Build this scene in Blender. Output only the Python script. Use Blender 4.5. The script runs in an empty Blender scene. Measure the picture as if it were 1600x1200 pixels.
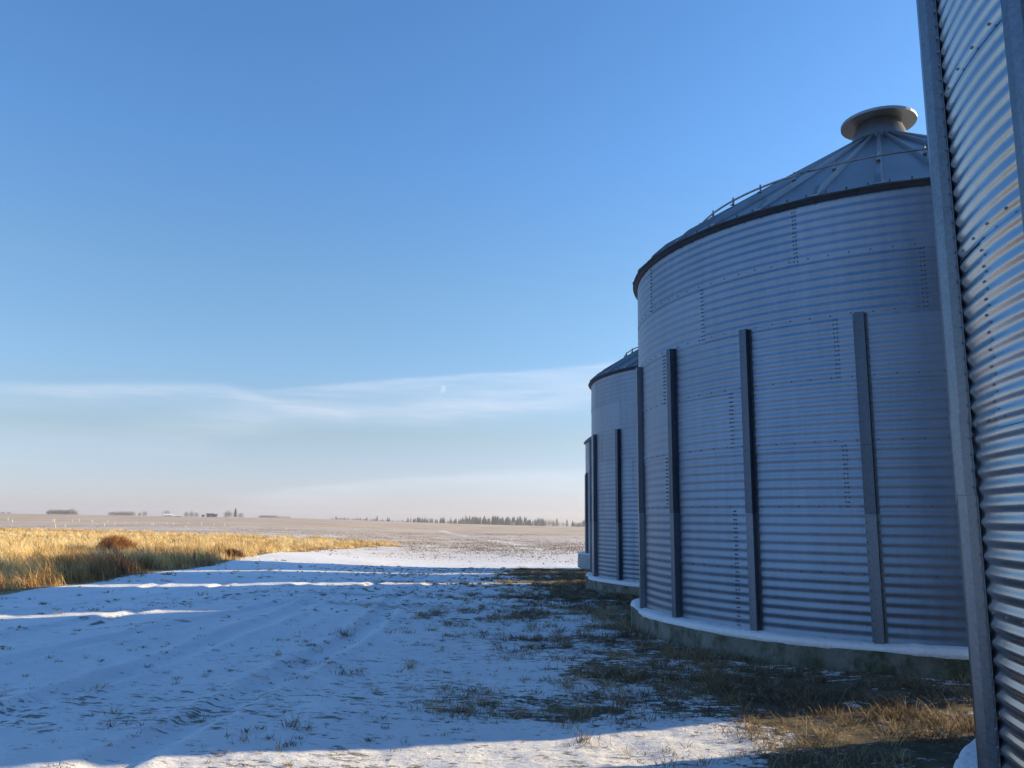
import bpy, math, random
import numpy as np
from mathutils import Vector, Matrix

R = math.radians
rng = np.random.default_rng(7)
random.seed(7)
SC = bpy.context.scene
COL = SC.collection

# ------------------------------------------------------------------ camera
F = 1252.0                      # focal length in pixels of the 1600 px wide photograph
PITCH, ROLL = R(9.5), 0.0103
f_ = np.array([0, math.cos(PITCH), math.sin(PITCH)])
u0 = np.array([0, -math.sin(PITCH), math.cos(PITCH)])
r0 = np.array([1.0, 0, 0])
r_ = math.cos(ROLL) * r0 + math.sin(ROLL) * u0
u_ = -math.sin(ROLL) * r0 + math.cos(ROLL) * u0
cd = bpy.data.cameras.new('camera')
cam = bpy.data.objects.new('camera', cd)
COL.objects.link(cam)
cam.matrix_world = Matrix(((r_[0], u_[0], -f_[0], 0), (r_[1], u_[1], -f_[1], 0), (r_[2], u_[2], -f_[2], 0), (0, 0, 0, 1)))
cd.sensor_width = 36
cd.lens = 36 * F / 1600
cd.clip_start = 0.05
cd.clip_end = 20000
SC.camera = cam


def ray(px, py):
    return (px - 800) / F * r_ + (600 - py) / F * u_ + f_


def az_tan(px, py):
    d = ray(px, py)
    return math.degrees(math.atan2(d[0], d[1])), d[2] / math.hypot(d[0], d[1])


# ------------------------------------------------------------------ helpers
def tag(o, label=None, cat=None, group=None, kind=None):
    if label: o['label'] = label
    if cat: o['category'] = cat
    if group: o['group'] = group
    if kind: o['kind'] = kind
    return o


def empty(name, loc=(0, 0, 0), rz=0.0):
    o = bpy.data.objects.new(name, None)
    o.location = loc
    o.rotation_euler = (0, 0, rz)
    o.empty_display_size = 0.3
    COL.objects.link(o)
    return o


def link(name, me, parent=None, loc=(0, 0, 0), rz=0.0):
    o = bpy.data.objects.new(name, me)
    COL.objects.link(o)
    if parent is not None: o.parent = parent
    o.location = loc
    o.rotation_euler = (0, 0, rz)
    return o


def mesh_np(name, verts, faces, mats, smooth=False, mi=None):
    """faces: an (n,k) integer array or a list of such arrays."""
    if not isinstance(faces, list): faces = [faces]
    me = bpy.data.meshes.new(name)
    verts = np.asarray(verts, np.float32)
    loops = np.concatenate([f.reshape(-1) for f in faces]).astype(np.int32)
    tot = np.concatenate([np.full(len(f), f.shape[1]) for f in faces]).astype(np.int32)
    st = np.concatenate([[0], np.cumsum(tot)[:-1]]).astype(np.int32)
    me.vertices.add(len(verts)); me.vertices.foreach_set('co', verts.reshape(-1))
    me.loops.add(len(loops)); me.loops.foreach_set('vertex_index', loops)
    me.polygons.add(len(tot)); me.polygons.foreach_set('loop_start', st)
    me.polygons.foreach_set('loop_total', tot)
    if mi is not None: me.polygons.foreach_set('material_index', np.asarray(mi, np.int32))
    me.polygons.foreach_set('use_smooth', np.full(len(tot), bool(smooth)))
    for m in (mats if isinstance(mats, (list, tuple)) else [mats]): me.materials.append(m)
    me.update(calc_edges=True)
    me.validate()
    return me


class MB:
    """collects polygons for one mesh"""
    def __init__(self): self.v, self.f, self.m, self.s = [], [], [], []

    def add(self, vs, fs, m=0, smooth=False):
        b = len(self.v)
        self.v += [tuple(p) for p in vs]
        self.f += [tuple(i + b for i in q) for q in fs]
        self.m += [m] * len(fs); self.s += [smooth] * len(fs)

    def box(self, c, s, rz=0.0, m=0):
        ca, sa = math.cos(rz), math.sin(rz)
        vs = []
        for z in (-1, 1):
            for x, y in ((-1, -1), (1, -1), (1, 1), (-1, 1)):
                X, Y = x * s[0] / 2, y * s[1] / 2
                vs.append((c[0] + X * ca - Y * sa, c[1] + X * sa + Y * ca, c[2] + z * s[2] / 2))
        self.add(vs, [(3, 2, 1, 0), (4, 5, 6, 7), (0, 1, 5, 4), (1, 2, 6, 5), (2, 3, 7, 6), (3, 0, 4, 7)], m)

    def tube(self, pts, rads, n=6, m=0, cap=True):
        pts = [Vector(p) for p in pts]
        vs, fs = [], []
        for i, p in enumerate(pts):
            d = (pts[min(i + 1, len(pts) - 1)] - pts[max(i - 1, 0)]).normalized()
            a = d.orthogonal().normalized(); b = d.cross(a)
            for k in range(n):
                t = 2 * math.pi * k / n
                vs.append(p + (a * math.cos(t) + b * math.sin(t)) * rads[i])
        for i in range(len(pts) - 1):
            for k in range(n):
                fs.append((i * n + k, i * n + (k + 1) % n, (i + 1) * n + (k + 1) % n, (i + 1) * n + k))
        if cap:
            fs.append(tuple(range(n - 1, -1, -1)))
            fs.append(tuple((len(pts) - 1) * n + k for k in range(n)))
        self.add(vs, fs, m, True)

    def lathe(self, prof, n=72, m=0, smooth=True, closed=False, t0=0.0):
        vs, fs = [], []
        k = len(prof)
        for j in range(n):
            t = t0 + 2 * math.pi * j / n
            for (r, z) in prof: vs.append((r * math.cos(t), r * math.sin(t), z))
        for j in range(n):
            j2 = (j + 1) % n
            for i in range(k if closed else k - 1):
                i2 = (i + 1) % k
                fs.append((j * k + i, j2 * k + i, j2 * k + i2, j * k + i2))
        self.add(vs, fs, m, smooth)

    def mesh(self, name, mats):
        me = bpy.data.meshes.new(name)
        me.from_pydata(self.v, [], self.f)
        me.polygons.foreach_set('material_index', np.asarray(self.m, np.int32))
        me.polygons.foreach_set('use_smooth', np.asarray(self.s, bool))
        for mt in (mats if isinstance(mats, (list, tuple)) else [mats]): me.materials.append(mt)
        me.update(); me.validate()
        return me

    def build(self, name, mats, parent=None, loc=(0, 0, 0), rz=0.0):
        return link(name, self.mesh(name, mats), parent, loc, rz)


# ------------------------------------------------------------------ materials
def newmat(name):
    m = bpy.data.materials.new(name); m.use_nodes = True
    nt = m.node_tree
    return m, nt, nt.nodes['Principled BSDF']


def N(nt, t, **kw):
    n = nt.nodes.new(t)
    for k, v in kw.items(): setattr(n, k, v)
    return n


def noise(nt, vec, scale, detail=4, rough=0.55):
    n = N(nt, 'ShaderNodeTexNoise')
    n.inputs['Scale'].default_value = scale
    n.inputs['Detail'].default_value = detail
    n.inputs['Roughness'].default_value = rough
    if vec is not None: nt.links.new(vec, n.inputs['Vector'])
    return n.outputs['Fac']


def ramp(nt, fac, stops):
    n = N(nt, 'ShaderNodeValToRGB')
    e = n.color_ramp.elements
    while len(e) > 1: e.remove(e[-1])
    e[0].position = stops[0][0]; e[0].color = (*stops[0][1], 1)
    for p, c in stops[1:]:
        x = e.new(p); x.color = (*c, 1)
    nt.links.new(fac, n.inputs['Fac'])
    return n.outputs['Color']


def val(nt, op, a, b=None, c=None, clamp=False):
    n = N(nt, 'ShaderNodeMath', operation=op); n.use_clamp = clamp
    for i, x in enumerate((a, b, c)):
        if x is None: continue
        if isinstance(x, (int, float)): n.inputs[i].default_value = x
        else: nt.links.new(x, n.inputs[i])
    return n.outputs[0]


def mix(nt, fac, a, b, mode='MIX'):
    n = N(nt, 'ShaderNodeMix', data_type='RGBA', blend_type=mode)
    for s, x in ((n.inputs[0], fac), (n.inputs[6], a), (n.inputs[7], b)):
        if isinstance(x, (int, float)): s.default_value = x
        elif isinstance(x, tuple): s.default_value = (*x, 1)
        else: nt.links.new(x, s)
    return n.outputs[2]


def objvec(nt, scale=(1, 1, 1), coord='Object'):
    tc = N(nt, 'ShaderNodeTexCoord'); mp = N(nt, 'ShaderNodeMapping')
    mp.inputs['Scale'].default_value = scale
    nt.links.new(tc.outputs[coord], mp.inputs['Vector'])
    return mp.outputs['Vector']


def gr(nt, fac, lo, hi):
    n = N(nt, 'ShaderNodeMapRange'); n.interpolation_type = 'SMOOTHSTEP'
    n.inputs['From Min'].default_value = lo; n.inputs['From Max'].default_value = hi
    nt.links.new(fac, n.inputs['Value'])
    return n.outputs['Result']


def bump(nt, b, h, dist, strength=1.0):
    n = N(nt, 'ShaderNodeBump'); n.inputs['Distance'].default_value = dist
    n.inputs['Strength'].default_value = strength
    nt.links.new(h, n.inputs['Height']); nt.links.new(n.outputs['Normal'], b.inputs['Normal'])


def galvanised(name, lo, hi, rough, spangle=0.5, bm=.3, sheets=False):
    """weathered zinc: dull grey metal, crystal spangle, vertical wash streaks, a little dust"""
    m, nt, b = newmat(name)
    v = objvec(nt)
    vo = N(nt, 'ShaderNodeTexVoronoi'); vo.inputs['Scale'].default_value = 55
    nt.links.new(v, vo.inputs['Vector'])
    sp = N(nt, 'ShaderNodeSeparateColor'); nt.links.new(vo.outputs['Color'], sp.inputs['Color'])
    streak = noise(nt, objvec(nt, (5, 5, 0.35)), 1.6, 5, 0.6)
    blotch = noise(nt, v, 1.1, 5, 0.6)
    fac = val(nt, 'ADD', val(nt, 'MULTIPLY', sp.outputs[0], 0.30 * spangle),
              val(nt, 'ADD', val(nt, 'MULTIPLY', streak, 0.5), val(nt, 'MULTIPLY', blotch, 0.4)))
    if sheets:
        tn = N(nt, 'ShaderNodeAttribute', attribute_name='tone')
        dust = noise(nt, objvec(nt, (1.2, 1.2, .25)), 2.6, 6, .7)
        fac = val(nt, 'ADD', val(nt, 'ADD', fac, val(nt, 'MULTIPLY', val(nt, 'SUBTRACT', tn.outputs['Fac'], .5), .30)), val(nt, 'MULTIPLY', val(nt, 'SUBTRACT', dust, .5), .35))
    c = ramp(nt, fac, [(0.28, lo), (0.72, hi)])
    nt.links.new(c, b.inputs['Base Color'])
    b.inputs['Metallic'].default_value = 0.92
    rr = val(nt, 'ADD', val(nt, 'MULTIPLY', fac, 0.22), rough - 0.11)
    nt.links.new(rr, b.inputs['Roughness'])
    bump(nt, b, noise(nt, v, 2.2, 2, 0.5), 0.012, bm)
    return m


def plain(name, col, rough=0.7, metal=0.0, var=0.25, scale=8.0, bmp=0.0):
    m, nt, b = newmat(name)
    n = noise(nt, objvec(nt), scale, 5, 0.6)
    lo = tuple(c * (1 - var) for c in col); hi = tuple(min(1, c * (1 + var)) for c in col)
    nt.links.new(ramp(nt, n, [(0.3, lo), (0.7, hi)]), b.inputs['Base Color'])
    b.inputs['Roughness'].default_value = rough
    b.inputs['Metallic'].default_value = metal
    if bmp: bump(nt, b, noise(nt, objvec(nt), scale * 4, 4), bmp)
    return m


M = {}
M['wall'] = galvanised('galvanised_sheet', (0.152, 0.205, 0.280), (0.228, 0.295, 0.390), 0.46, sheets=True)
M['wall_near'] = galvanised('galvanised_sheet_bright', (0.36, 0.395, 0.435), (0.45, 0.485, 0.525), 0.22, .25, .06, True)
M['roof'] = galvanised('galvanised_roof', (0.17, 0.183, 0.20), (0.26, 0.275, 0.30), 0.42)
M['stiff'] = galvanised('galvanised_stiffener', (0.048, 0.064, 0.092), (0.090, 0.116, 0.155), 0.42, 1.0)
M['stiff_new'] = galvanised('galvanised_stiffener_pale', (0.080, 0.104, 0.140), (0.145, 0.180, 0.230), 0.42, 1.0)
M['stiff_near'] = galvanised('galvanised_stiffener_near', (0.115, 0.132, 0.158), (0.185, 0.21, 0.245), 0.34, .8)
M['bolt'] = plain('bolt_steel', (0.10, 0.105, 0.12), 0.5, 0.6)
M['bolt_near'] = plain('bolt_zinc', (0.22, 0.23, 0.25), 0.45, 0.7)
M['flash_shade'] = plain('eave_flashing_shaded', (0.026, 0.032, 0.045), 0.7, 0.0)  # flashing and drip edge, near-black so the eave's shade is in the colour
M['pipe'] = plain('pipe_steel', (0.25, 0.26, 0.28), 0.45, 0.8)


def concrete_mat():
    m, nt, b = newmat('mossy_concrete')
    v = objvec(nt)
    n1 = noise(nt, v, 2.2, 6, 0.65); n2 = noise(nt, objvec(nt, (1.6, 1.6, 1.2)), 1.8, 6, 0.7)
    c1 = ramp(nt, n1, [(0.3, (0.11, 0.105, 0.085)), (0.7, (0.23, 0.22, 0.19))])
    c2 = mix(nt, gr(nt, n2, 0.42, 0.66), c1, (0.05, 0.058, 0.028))
    nt.links.new(c2, b.inputs['Base Color']); b.inputs['Roughness'].default_value = 0.9
    bump(nt, b, noise(nt, v, 25, 5), 0.02)
    return m


def snow_mat():
    m, nt, b = newmat('snow_bank')
    v = objvec(nt)
    nt.links.new(ramp(nt, noise(nt, v, 5, 4), [(0.3, (0.72, 0.735, 0.765)), (0.7, (0.80, 0.81, 0.835))]), b.inputs['Base Color'])
    b.inputs['Roughness'].default_value = 0.75
    bump(nt, b, noise(nt, v, 18, 5), 0.03)
    return m


M['concrete'] = concrete_mat()
M['snow'] = snow_mat()

# ------------------------------------------------------------------ terrain
DK = np.array([0, 10, 14, 24, 36, 44, 60, 110, 300])
ZR = np.array([-1.80, -1.76, -1.76, -2.02, -2.32, -2.62, -3.42, -3.72, -5.6])     # straight ahead and right
ZL = np.array([-1.75, -1.70, -1.66, -1.98, -2.10, -2.15, -2.30, -2.75, -3.6])     # towards the left bank
SKYLINE = [az_tan(x, y) for x, y in ((-260, 801), (0, 801), (150, 804), (300, 806.5), (450, 808.5), (550, 811.5), (600, 814), (700, 817.5), (800, 820.5), (915, 823), (1200, 827))]
SK_AZ = np.array([a for a, _ in SKYLINE]); SK_T = np.array([t for _, t in SKYLINE])


def crest_dist(az):
    return np.interp(az, [-40, -20, 0, 20], [640, 700, 850, 900])


def height(x, y, detail=True):
    x = np.asarray(x, float); y = np.asarray(y, float)
    d = np.hypot(x, y) + 1e-6
    az = np.degrees(np.arctan2(x, y))
    w = np.clip((-az - 3) / 18, 0, 1); w = w * w * (3 - 2 * w)
    acc = 0
    for k in (0.9, 1.0, 1.1):
        dd = d * k
        zl = np.interp(dd, DK, ZL); zr = np.interp(dd, DK, ZR)
        z = zl * w + zr * (1 - w)
        Dc = crest_dist(az); zc = np.interp(az, SK_AZ, SK_T) * Dc
        z3 = (-3.6) * w + (-5.6) * (1 - w)
        t = np.clip((dd - 300) / (Dc - 300), 0, 1)
        z = np.where(dd > 300, z3 + (zc - z3) * (t * (1.35 - .35 * t)), z)
        z = np.where(dd > Dc, zc - (dd - Dc) * 0.016, z)
        acc = acc + z
    z = acc / 3
    if detail:
        z = z + 0.018 * np.sin(x * 1.7 + .6 * np.sin(y * 1.1)) * np.sin(y * 1.3 + 1.0) * np.clip(1 - d / 80, 0, 1)
        rip = fbm((x * .9 + y * .35) * 1.1, (y * .9 - x * .35) * .45, 71, 4) - .5
        z = z + 0.06 * rip * np.clip(d / 9, 0, 1) * np.clip(1.6 - d / 50, 0, 1)
        for (ax, ay, bx, by, wd) in RUTS:
            L = math.hypot(bx - ax, by - ay); tx, ty = (bx - ax) / L, (by - ay) / L
            q = (x - ax) * -ty + (y - ay) * tx + .25 * np.sin(((x - ax) * tx + (y - ay) * ty) * .35)
            l = (x - ax) * tx + (y - ay) * ty
            fade = np.clip((l + 6) / 4, 0, 1) * np.clip((L + 6 - l) / 4, 0, 1)
            for off in (-.85, .85):
                e = (q - off) / wd
                z = z + fade * (.022 * np.exp(-((np.abs(e) - 1.5) ** 2) * 2.5) - .034 * np.exp(-e ** 4))
        z = z + 0.03 * np.sin(x * .43 + 2) * np.sin(y * .37 + .5 * np.sin(x * .21)) * np.clip(d / 30, 0, 1) * np.clip(2 - d / 100, 0, 1)
    return z


RUTS = []


def ground_hit(px, py):
    d = ray(px, py); d = d / np.hypot(d[0], d[1])
    s = np.concatenate([np.arange(3, 200, .25), np.arange(200, 1200, 2)])
    h = height(d[0] * s, d[1] * s, False)
    i = np.argmax(d[2] * s < h)
    if d[2] * s[i] >= h[i]: i = len(s) - 1
    return d[0] * s[i], d[1] * s[i]


for p0, p1, wd in (((20, 1010), (470, 925), .16), ((260, 1080), (640, 908), .18), ((-60, 960), (300, 912), .16)):
    RUTS.append((*ground_hit(*p0), *ground_hit(*p1), wd))

# patch of tall dry grass: outline followed on the ground
PATCH_PX = [(-330, 985), (-160, 953), (0, 929), (60, 921), (130, 913), (200, 899), (300, 888), (345, 880), (385, 869), (440, 863), (520, 858.5), (590, 854), (632, 851.5),
            (600, 848.5), (540, 845), (470, 842), (400, 839), (300, 835), (200, 831.5), (100, 828), (0, 825), (-330, 817)]
PATCH = np.array([ground_hit(*p) for p in PATCH_PX])


def in_poly(x, y, P):
    ins = np.zeros(x.shape, bool)
    j = len(P) - 1
    for i in range(len(P)):
        c = ((P[i, 1] > y) != (P[j, 1] > y)) & (x < (P[j, 0] - P[i, 0]) * (y - P[i, 1]) / (P[j, 1] - P[i, 1] + 1e-12) + P[i, 0])
        ins ^= c; j = i
    return ins


def poly_dist(x, y, P):
    best = np.full(x.shape, 1e9)
    for i in range(len(P)):
        a = P[i]; b = P[(i + 1) % len(P)]
        ab = b - a
        t = np.clip(((x - a[0]) * ab[0] + (y - a[1]) * ab[1]) / (ab @ ab), 0, 1)
        best = np.minimum(best, np.hypot(x - a[0] - t * ab[0], y - a[1] - t * ab[1]))
    return best


def vnoise(x, y, seed):
    """smooth value noise, numpy"""
    g = np.random.default_rng(seed).random((256, 256))
    xi = np.floor(x).astype(int); yi = np.floor(y).astype(int)
    fx = x - xi; fy = y - yi
    fx = fx * fx * (3 - 2 * fx); fy = fy * fy * (3 - 2 * fy)
    q = lambda i, j: g[i % 256, j % 256]
    return (q(xi, yi) * (1 - fx) + q(xi + 1, yi) * fx) * (1 - fy) + (q(xi, yi + 1) * (1 - fx) + q(xi + 1, yi + 1) * fx) * fy


def fbm(x, y, seed, o=4):
    s, a, n = 0, .5, 0
    for k in range(o):
        s = s + a * vnoise(x * 2 ** k, y * 2 ** k, seed + k); n += a; a *= .55
    return s / n


BINS = dict(A=(6.71, 3.73, 4.05), B=(6.66, 13.68, 4.40), C=(6.82, 23.9, 4.40), X=(7.30, 33.02, 2.95), D=(8.32, 42.15, 4.40))


def turf_cover(x, y):
    """how much grass shows through the snow, 0..1: thick along the bins, thin out in the yard"""
    edge = np.full(x.shape, 99.0)
    for k, (cx, cy, r) in BINS.items():
        edge = np.minimum(edge, np.hypot(x - cx, y - cy) - r)
    row = np.interp(y, [0, 20, 40], [2.6, 2.3, 3.4])
    d_row = np.minimum(edge, np.maximum(row - x, 0) + .4)
    c = np.interp(d_row, [0, 1.0, 2.4, 4.5, 7.5, 12], [.86, .66, .55, .38, .17, .06])
    c = np.where((y > 27) & (x > -3), np.maximum(c, .70 * np.clip((x + 3) / 4, 0, 1)), c)
    c = c * np.clip((41 - y) / 2.5, 0, 1)
    return c


def turf_noise(x, y):
    return .60 * fbm(x * .75, y * 1.0, 11, 4) + .40 * fbm(x * 2.6 + y * .6, y * 3.4, 15, 4)


def build_ground():
    az = np.radians(np.concatenate([np.arange(-180, -60, 5), np.arange(-60, -38, 1), np.arange(-38, 40, .16), np.arange(40, 60, 1), np.arange(60, 180, 5)]))
    d = np.concatenate([[0.02], np.geomspace(.6, 70, 560), np.geomspace(70.8, 2000, 190)[0:]])
    A_, D_ = np.meshgrid(az, d)
    X = D_ * np.sin(A_); Y = D_ * np.cos(A_)
    Z = height(X, Y)
    # little tufts of frozen soil and snow lumps
    near = np.clip(1 - D_ / 45, 0, 1)
    Z = Z + near * (fbm(X * 3.1, Y * 3.1, 40) - .5) * .05
    cov = turf_cover(X, Y)
    nz = turf_noise(X, Y)
    bare = np.clip((cov - 1.0 + nz * 1.12) * 2.3, 0, 1)
    ip = in_poly(X, Y, PATCH); pd = poly_dist(X, Y, PATCH)
    straw = np.where(ip, 1.0, np.clip(1 - pd / .5, 0, 1) * .55)
    # dusting of snow on the stubble: white close by, thinning out to bare stubble further off
    n = len(az)
    i = np.arange(len(d) - 1)[:, None] * n; j = np.arange(n)[None, :]; j2 = (j + 1) % n
    fc = np.stack([i + j, i + n + j, i + n + j2, i + j2], -1).reshape(-1, 4)[:, ::-1]
    me = mesh_np('ground', np.stack([X, Y, Z], -1).reshape(-1, 3), fc, M['ground'], True)
    for nm, a in (('bare', bare), ('straw', straw)):
        at = me.attributes.new(nm, 'FLOAT', 'POINT'); at.data.foreach_set('value', a.reshape(-1).astype(np.float32))
    o = link('ground', me)
    tag(o, 'snow dusted farmyard running out into a wide stubble field', 'ground', kind='structure')


def ground_mat():
    m, nt, b = newmat('snow_and_stubble')
    v = objvec(nt)
    sx = N(nt, 'ShaderNodeSeparateXYZ'); nt.links.new(v, sx.inputs[0])
    x, y = sx.outputs[0], sx.outputs[1]
    ln = N(nt, 'ShaderNodeVectorMath', operation='LENGTH')
    nt.links.new(v, ln.inputs[0]); dist = ln.outputs['Value']
    at = N(nt, 'ShaderNodeAttribute', attribute_name='bare'); bare = at.outputs['Fac']
    at2 = N(nt, 'ShaderNodeAttribute', attribute_name='straw'); straw = at2.outputs['Fac']
    # snow
    sn = ramp(nt, noise(nt, v, .8, 5), [(0.3, (0.72, 0.735, 0.765)), (0.7, (0.81, 0.82, 0.84))])
    # soil and dead grass mat
    soil = ramp(nt, noise(nt, v, 7, 6, .65), [(0.3, (0.045, 0.036, 0.022)), (0.55, (0.11, 0.085, 0.045)), (0.75, (0.22, 0.17, 0.09))])
    # fine specks everywhere, streaky along the wheel direction
    sp1 = noise(nt, objvec(nt, (1.0, 2.2, 1)), 5.0, 6, .72)
    sp2 = noise(nt, objvec(nt, (.16, .5, 1)), 1.0, 3, .5)
    side = val(nt, 'MULTIPLY', gr(nt, x, -11.0, 1.0), .075)
    sp3 = noise(nt, objvec(nt, (1.0, 1.6, 1)), 14.0, 5, .7)
    spk = val(nt, 'ADD', val(nt, 'ADD', val(nt, 'MULTIPLY', sp1, .72), val(nt, 'MULTIPLY', sp3, .30)), val(nt, 'MULTIPLY', val(nt, 'SUBTRACT', sp2, .5), .45))
    speck = gr(nt, val(nt, 'ADD', spk, side), .635, .69)
    fine = noise(nt, objvec(nt, (1, 1.5, 1)), 7, 7, .78)
    bf = gr(nt, val(nt, 'ADD', val(nt, 'MULTIPLY', bare, .62), val(nt, 'MULTIPLY', val(nt, 'SUBTRACT', fine, .5), 2.0)), .30, .44)
    nearf = val(nt, 'SUBTRACT', 1.0, gr(nt, dist, 46, 62))
    yard = mix(nt, val(nt, 'MULTIPLY', val(nt, 'MAXIMUM', val(nt, 'MULTIPLY', speck, .85), bf), nearf), sn, soil)
    # thin lines of soil left by wheels
    lw = noise(nt, objvec(nt, (.35, .35, 1)), 1.0, 3)
    def track(p0, p1, w, amp):
        a = math.atan2(p1[1] - p0[1], p1[0] - p0[0]); nx, ny = -math.sin(a), math.cos(a)
        dd = val(nt, 'ADD', val(nt, 'MULTIPLY', x, nx), val(nt, 'MULTIPLY', y, ny))
        dd = val(nt, 'ADD', dd, -(p0[0] * nx + p0[1] * ny))
        dd = val(nt, 'ADD', dd, val(nt, 'MULTIPLY', val(nt, 'SUBTRACT', lw, .5), 1.1))
        k = val(nt, 'SUBTRACT', 1.0, gr(nt, val(nt, 'ABSOLUTE', dd), w * .3, w))
        br = gr(nt, noise(nt, objvec(nt, (1.5, 1.5, 1)), 2.0, 5, .7), .50, .60)
        return val(nt, 'MULTIPLY', val(nt, 'MULTIPLY', k, br), amp)
    tr = None
    for p0, p1, w, amp in (((160, 971), (250, 951), .11, .9), ((250, 951), (470, 925), .10, .75), ((60, 985), (330, 968), .12, .55), ((330, 937), (620, 915), .10, .5)):
        t = track(ground_hit(*p0), ground_hit(*p1), w, amp)
        t = val(nt, 'MULTIPLY', t, nearf)
        tr = t if tr is None else val(nt, 'MAXIMUM', tr, t)
    yard = mix(nt, tr, yard, (0.07, 0.055, 0.035))
    # the stubble field
    stub = ramp(nt, noise(nt, objvec(nt, (1, .35, 1)), .06, 6, .65), [(0.3, (0.36, 0.265, 0.18)), (0.5, (0.47, 0.36, 0.255)), (0.7, (0.56, 0.44, 0.325))])
    wv = N(nt, 'ShaderNodeTexWave'); wv.inputs['Scale'].default_value = .22; wv.inputs['Distortion'].default_value = 1.5
    wv.inputs['Detail'].default_value = 3; wv.inputs['Detail Scale'].default_value = .6
    mp = N(nt, 'ShaderNodeMapping'); mp.inputs['Rotation'].default_value = (0, 0, R(-62)); nt.links.new(v, mp.inputs['Vector']); nt.links.new(mp.outputs[0], wv.inputs['Vector'])
    wv2 = N(nt, 'ShaderNodeTexWave'); wv2.inputs['Scale'].default_value = .035; wv2.inputs['Distortion'].default_value = 4
    wv2.inputs['Detail'].default_value = 3; wv2.inputs['Detail Scale'].default_value = .5
    mp2 = N(nt, 'ShaderNodeMapping'); mp2.inputs['Rotation'].default_value = (0, 0, R(75)); nt.links.new(v, mp2.inputs['Vector']); nt.links.new(mp2.outputs[0], wv2.inputs['Vector'])
    dust = noise(nt, objvec(nt, (.5, 1.0, 1)), .045, 5, .6)
    grain = noise(nt, objvec(nt, (1, .28, 1)), 1.0, 7, .78)
    # snow share by distance: full at 75 m, half at 150, traces at 400
    cv = N(nt, 'ShaderNodeFloatCurve'); c = cv.mapping.curves[0]
    c.points[0].location = (0, 1); c.points[1].location = (1, .10)
    for p in ((.095, .95), (.118, .70), (.17, .56), (.27, .48), (.42, .34), (.60, .20)): c.points.new(*p)
    cv.mapping.update()
    nt.links.new(val(nt, 'DIVIDE', dist, 700.0, clamp=True), cv.inputs['Value'])
    share = cv.outputs[0]
    # thinner on the far left rise than on the right
    share = val(nt, 'ADD', share, val(nt, 'MULTIPLY', val(nt, 'SUBTRACT', dust, .5), 1.1))
    share = val(nt, 'ADD', share, val(nt, 'MULTIPLY', val(nt, 'SUBTRACT', grain, .5), 1.5))
    share = val(nt, 'ADD', share, val(nt, 'MULTIPLY', val(nt, 'SUBTRACT', wv.outputs['Fac'], .5), .16))
    share = val(nt, 'ADD', share, val(nt, 'MULTIPLY', val(nt, 'SUBTRACT', wv2.outputs['Fac'], .5), .22))
    fsnow = gr(nt, share, .25, .80)
    field = mix(nt, fsnow, stub, (0.70, 0.68, 0.68))
    for p0, p1, w_ in (((690, 829), (835, 857), 2.2), ((835, 857), (930, 866), 2.0), ((600, 826), (700, 831), 3.0)):
        a0, b0 = ground_hit(*p0), ground_hit(*p1)
        an = math.atan2(b0[1] - a0[1], b0[0] - a0[0]); nx, ny = -math.sin(an), math.cos(an); tx, ty = math.cos(an), math.sin(an)
        Lq = math.hypot(b0[0] - a0[0], b0[1] - a0[1])
        dd = val(nt, 'ADD', val(nt, 'ADD', val(nt, 'MULTIPLY', x, nx), val(nt, 'MULTIPLY', y, ny)), -(a0[0] * nx + a0[1] * ny))
        ll = val(nt, 'ADD', val(nt, 'ADD', val(nt, 'MULTIPLY', x, tx), val(nt, 'MULTIPLY', y, ty)), -(a0[0] * tx + a0[1] * ty))
        k = val(nt, 'MULTIPLY', val(nt, 'SUBTRACT', 1.0, gr(nt, val(nt, 'ABSOLUTE', dd), w_ * .4, w_)), val(nt, 'MULTIPLY', gr(nt, ll, -4, 4), val(nt, 'SUBTRACT', 1.0, gr(nt, ll, Lq - 4, Lq + 4))))
        field = mix(nt, val(nt, 'MULTIPLY', k, .65), field, (0.76, 0.73, 0.71))
    clod = gr(nt, val(nt, 'ADD', noise(nt, objvec(nt, (1, .55, 1)), .9, 6, .75), val(nt, 'MULTIPLY', val(nt, 'SUBTRACT', dust, .5), .8)), .58, .68)
    cl_d = val(nt, 'MULTIPLY', gr(nt, dist, 62, 76), val(nt, 'SUBTRACT', 1.0, gr(nt, dist, 120, 190)))
    field = mix(nt, val(nt, 'MULTIPLY', val(nt, 'MULTIPLY', clod, cl_d), .8), field, (0.13, 0.095, 0.06))
    col = mix(nt, gr(nt, dist, 56, 74), yard, field)
    thatch = ramp(nt, noise(nt, v, 3.5, 5, .7), [(0.3, (0.14, 0.09, 0.04)), (0.7, (0.36, 0.25, 0.10))])
    sf = gr(nt, val(nt, 'ADD', straw, val(nt, 'MULTIPLY', val(nt, 'SUBTRACT', fine, .5), .9)), .35, .6)
    col = mix(nt, sf, col, thatch)
    nt.links.new(col, b.inputs['Base Color'])
    b.inputs['Roughness'].default_value = .85
    h = val(nt, 'ADD', val(nt, 'MULTIPLY', noise(nt, objvec(nt, (1.0, 1.8, 1)), 2.2, 6, .65), 1.0), val(nt, 'MULTIPLY', fine, .35))
    bump(nt, b, h, .07, 1.0)
    return m


M['ground'] = ground_mat()
build_ground()

# ------------------------------------------------------------------ grain bins


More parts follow.
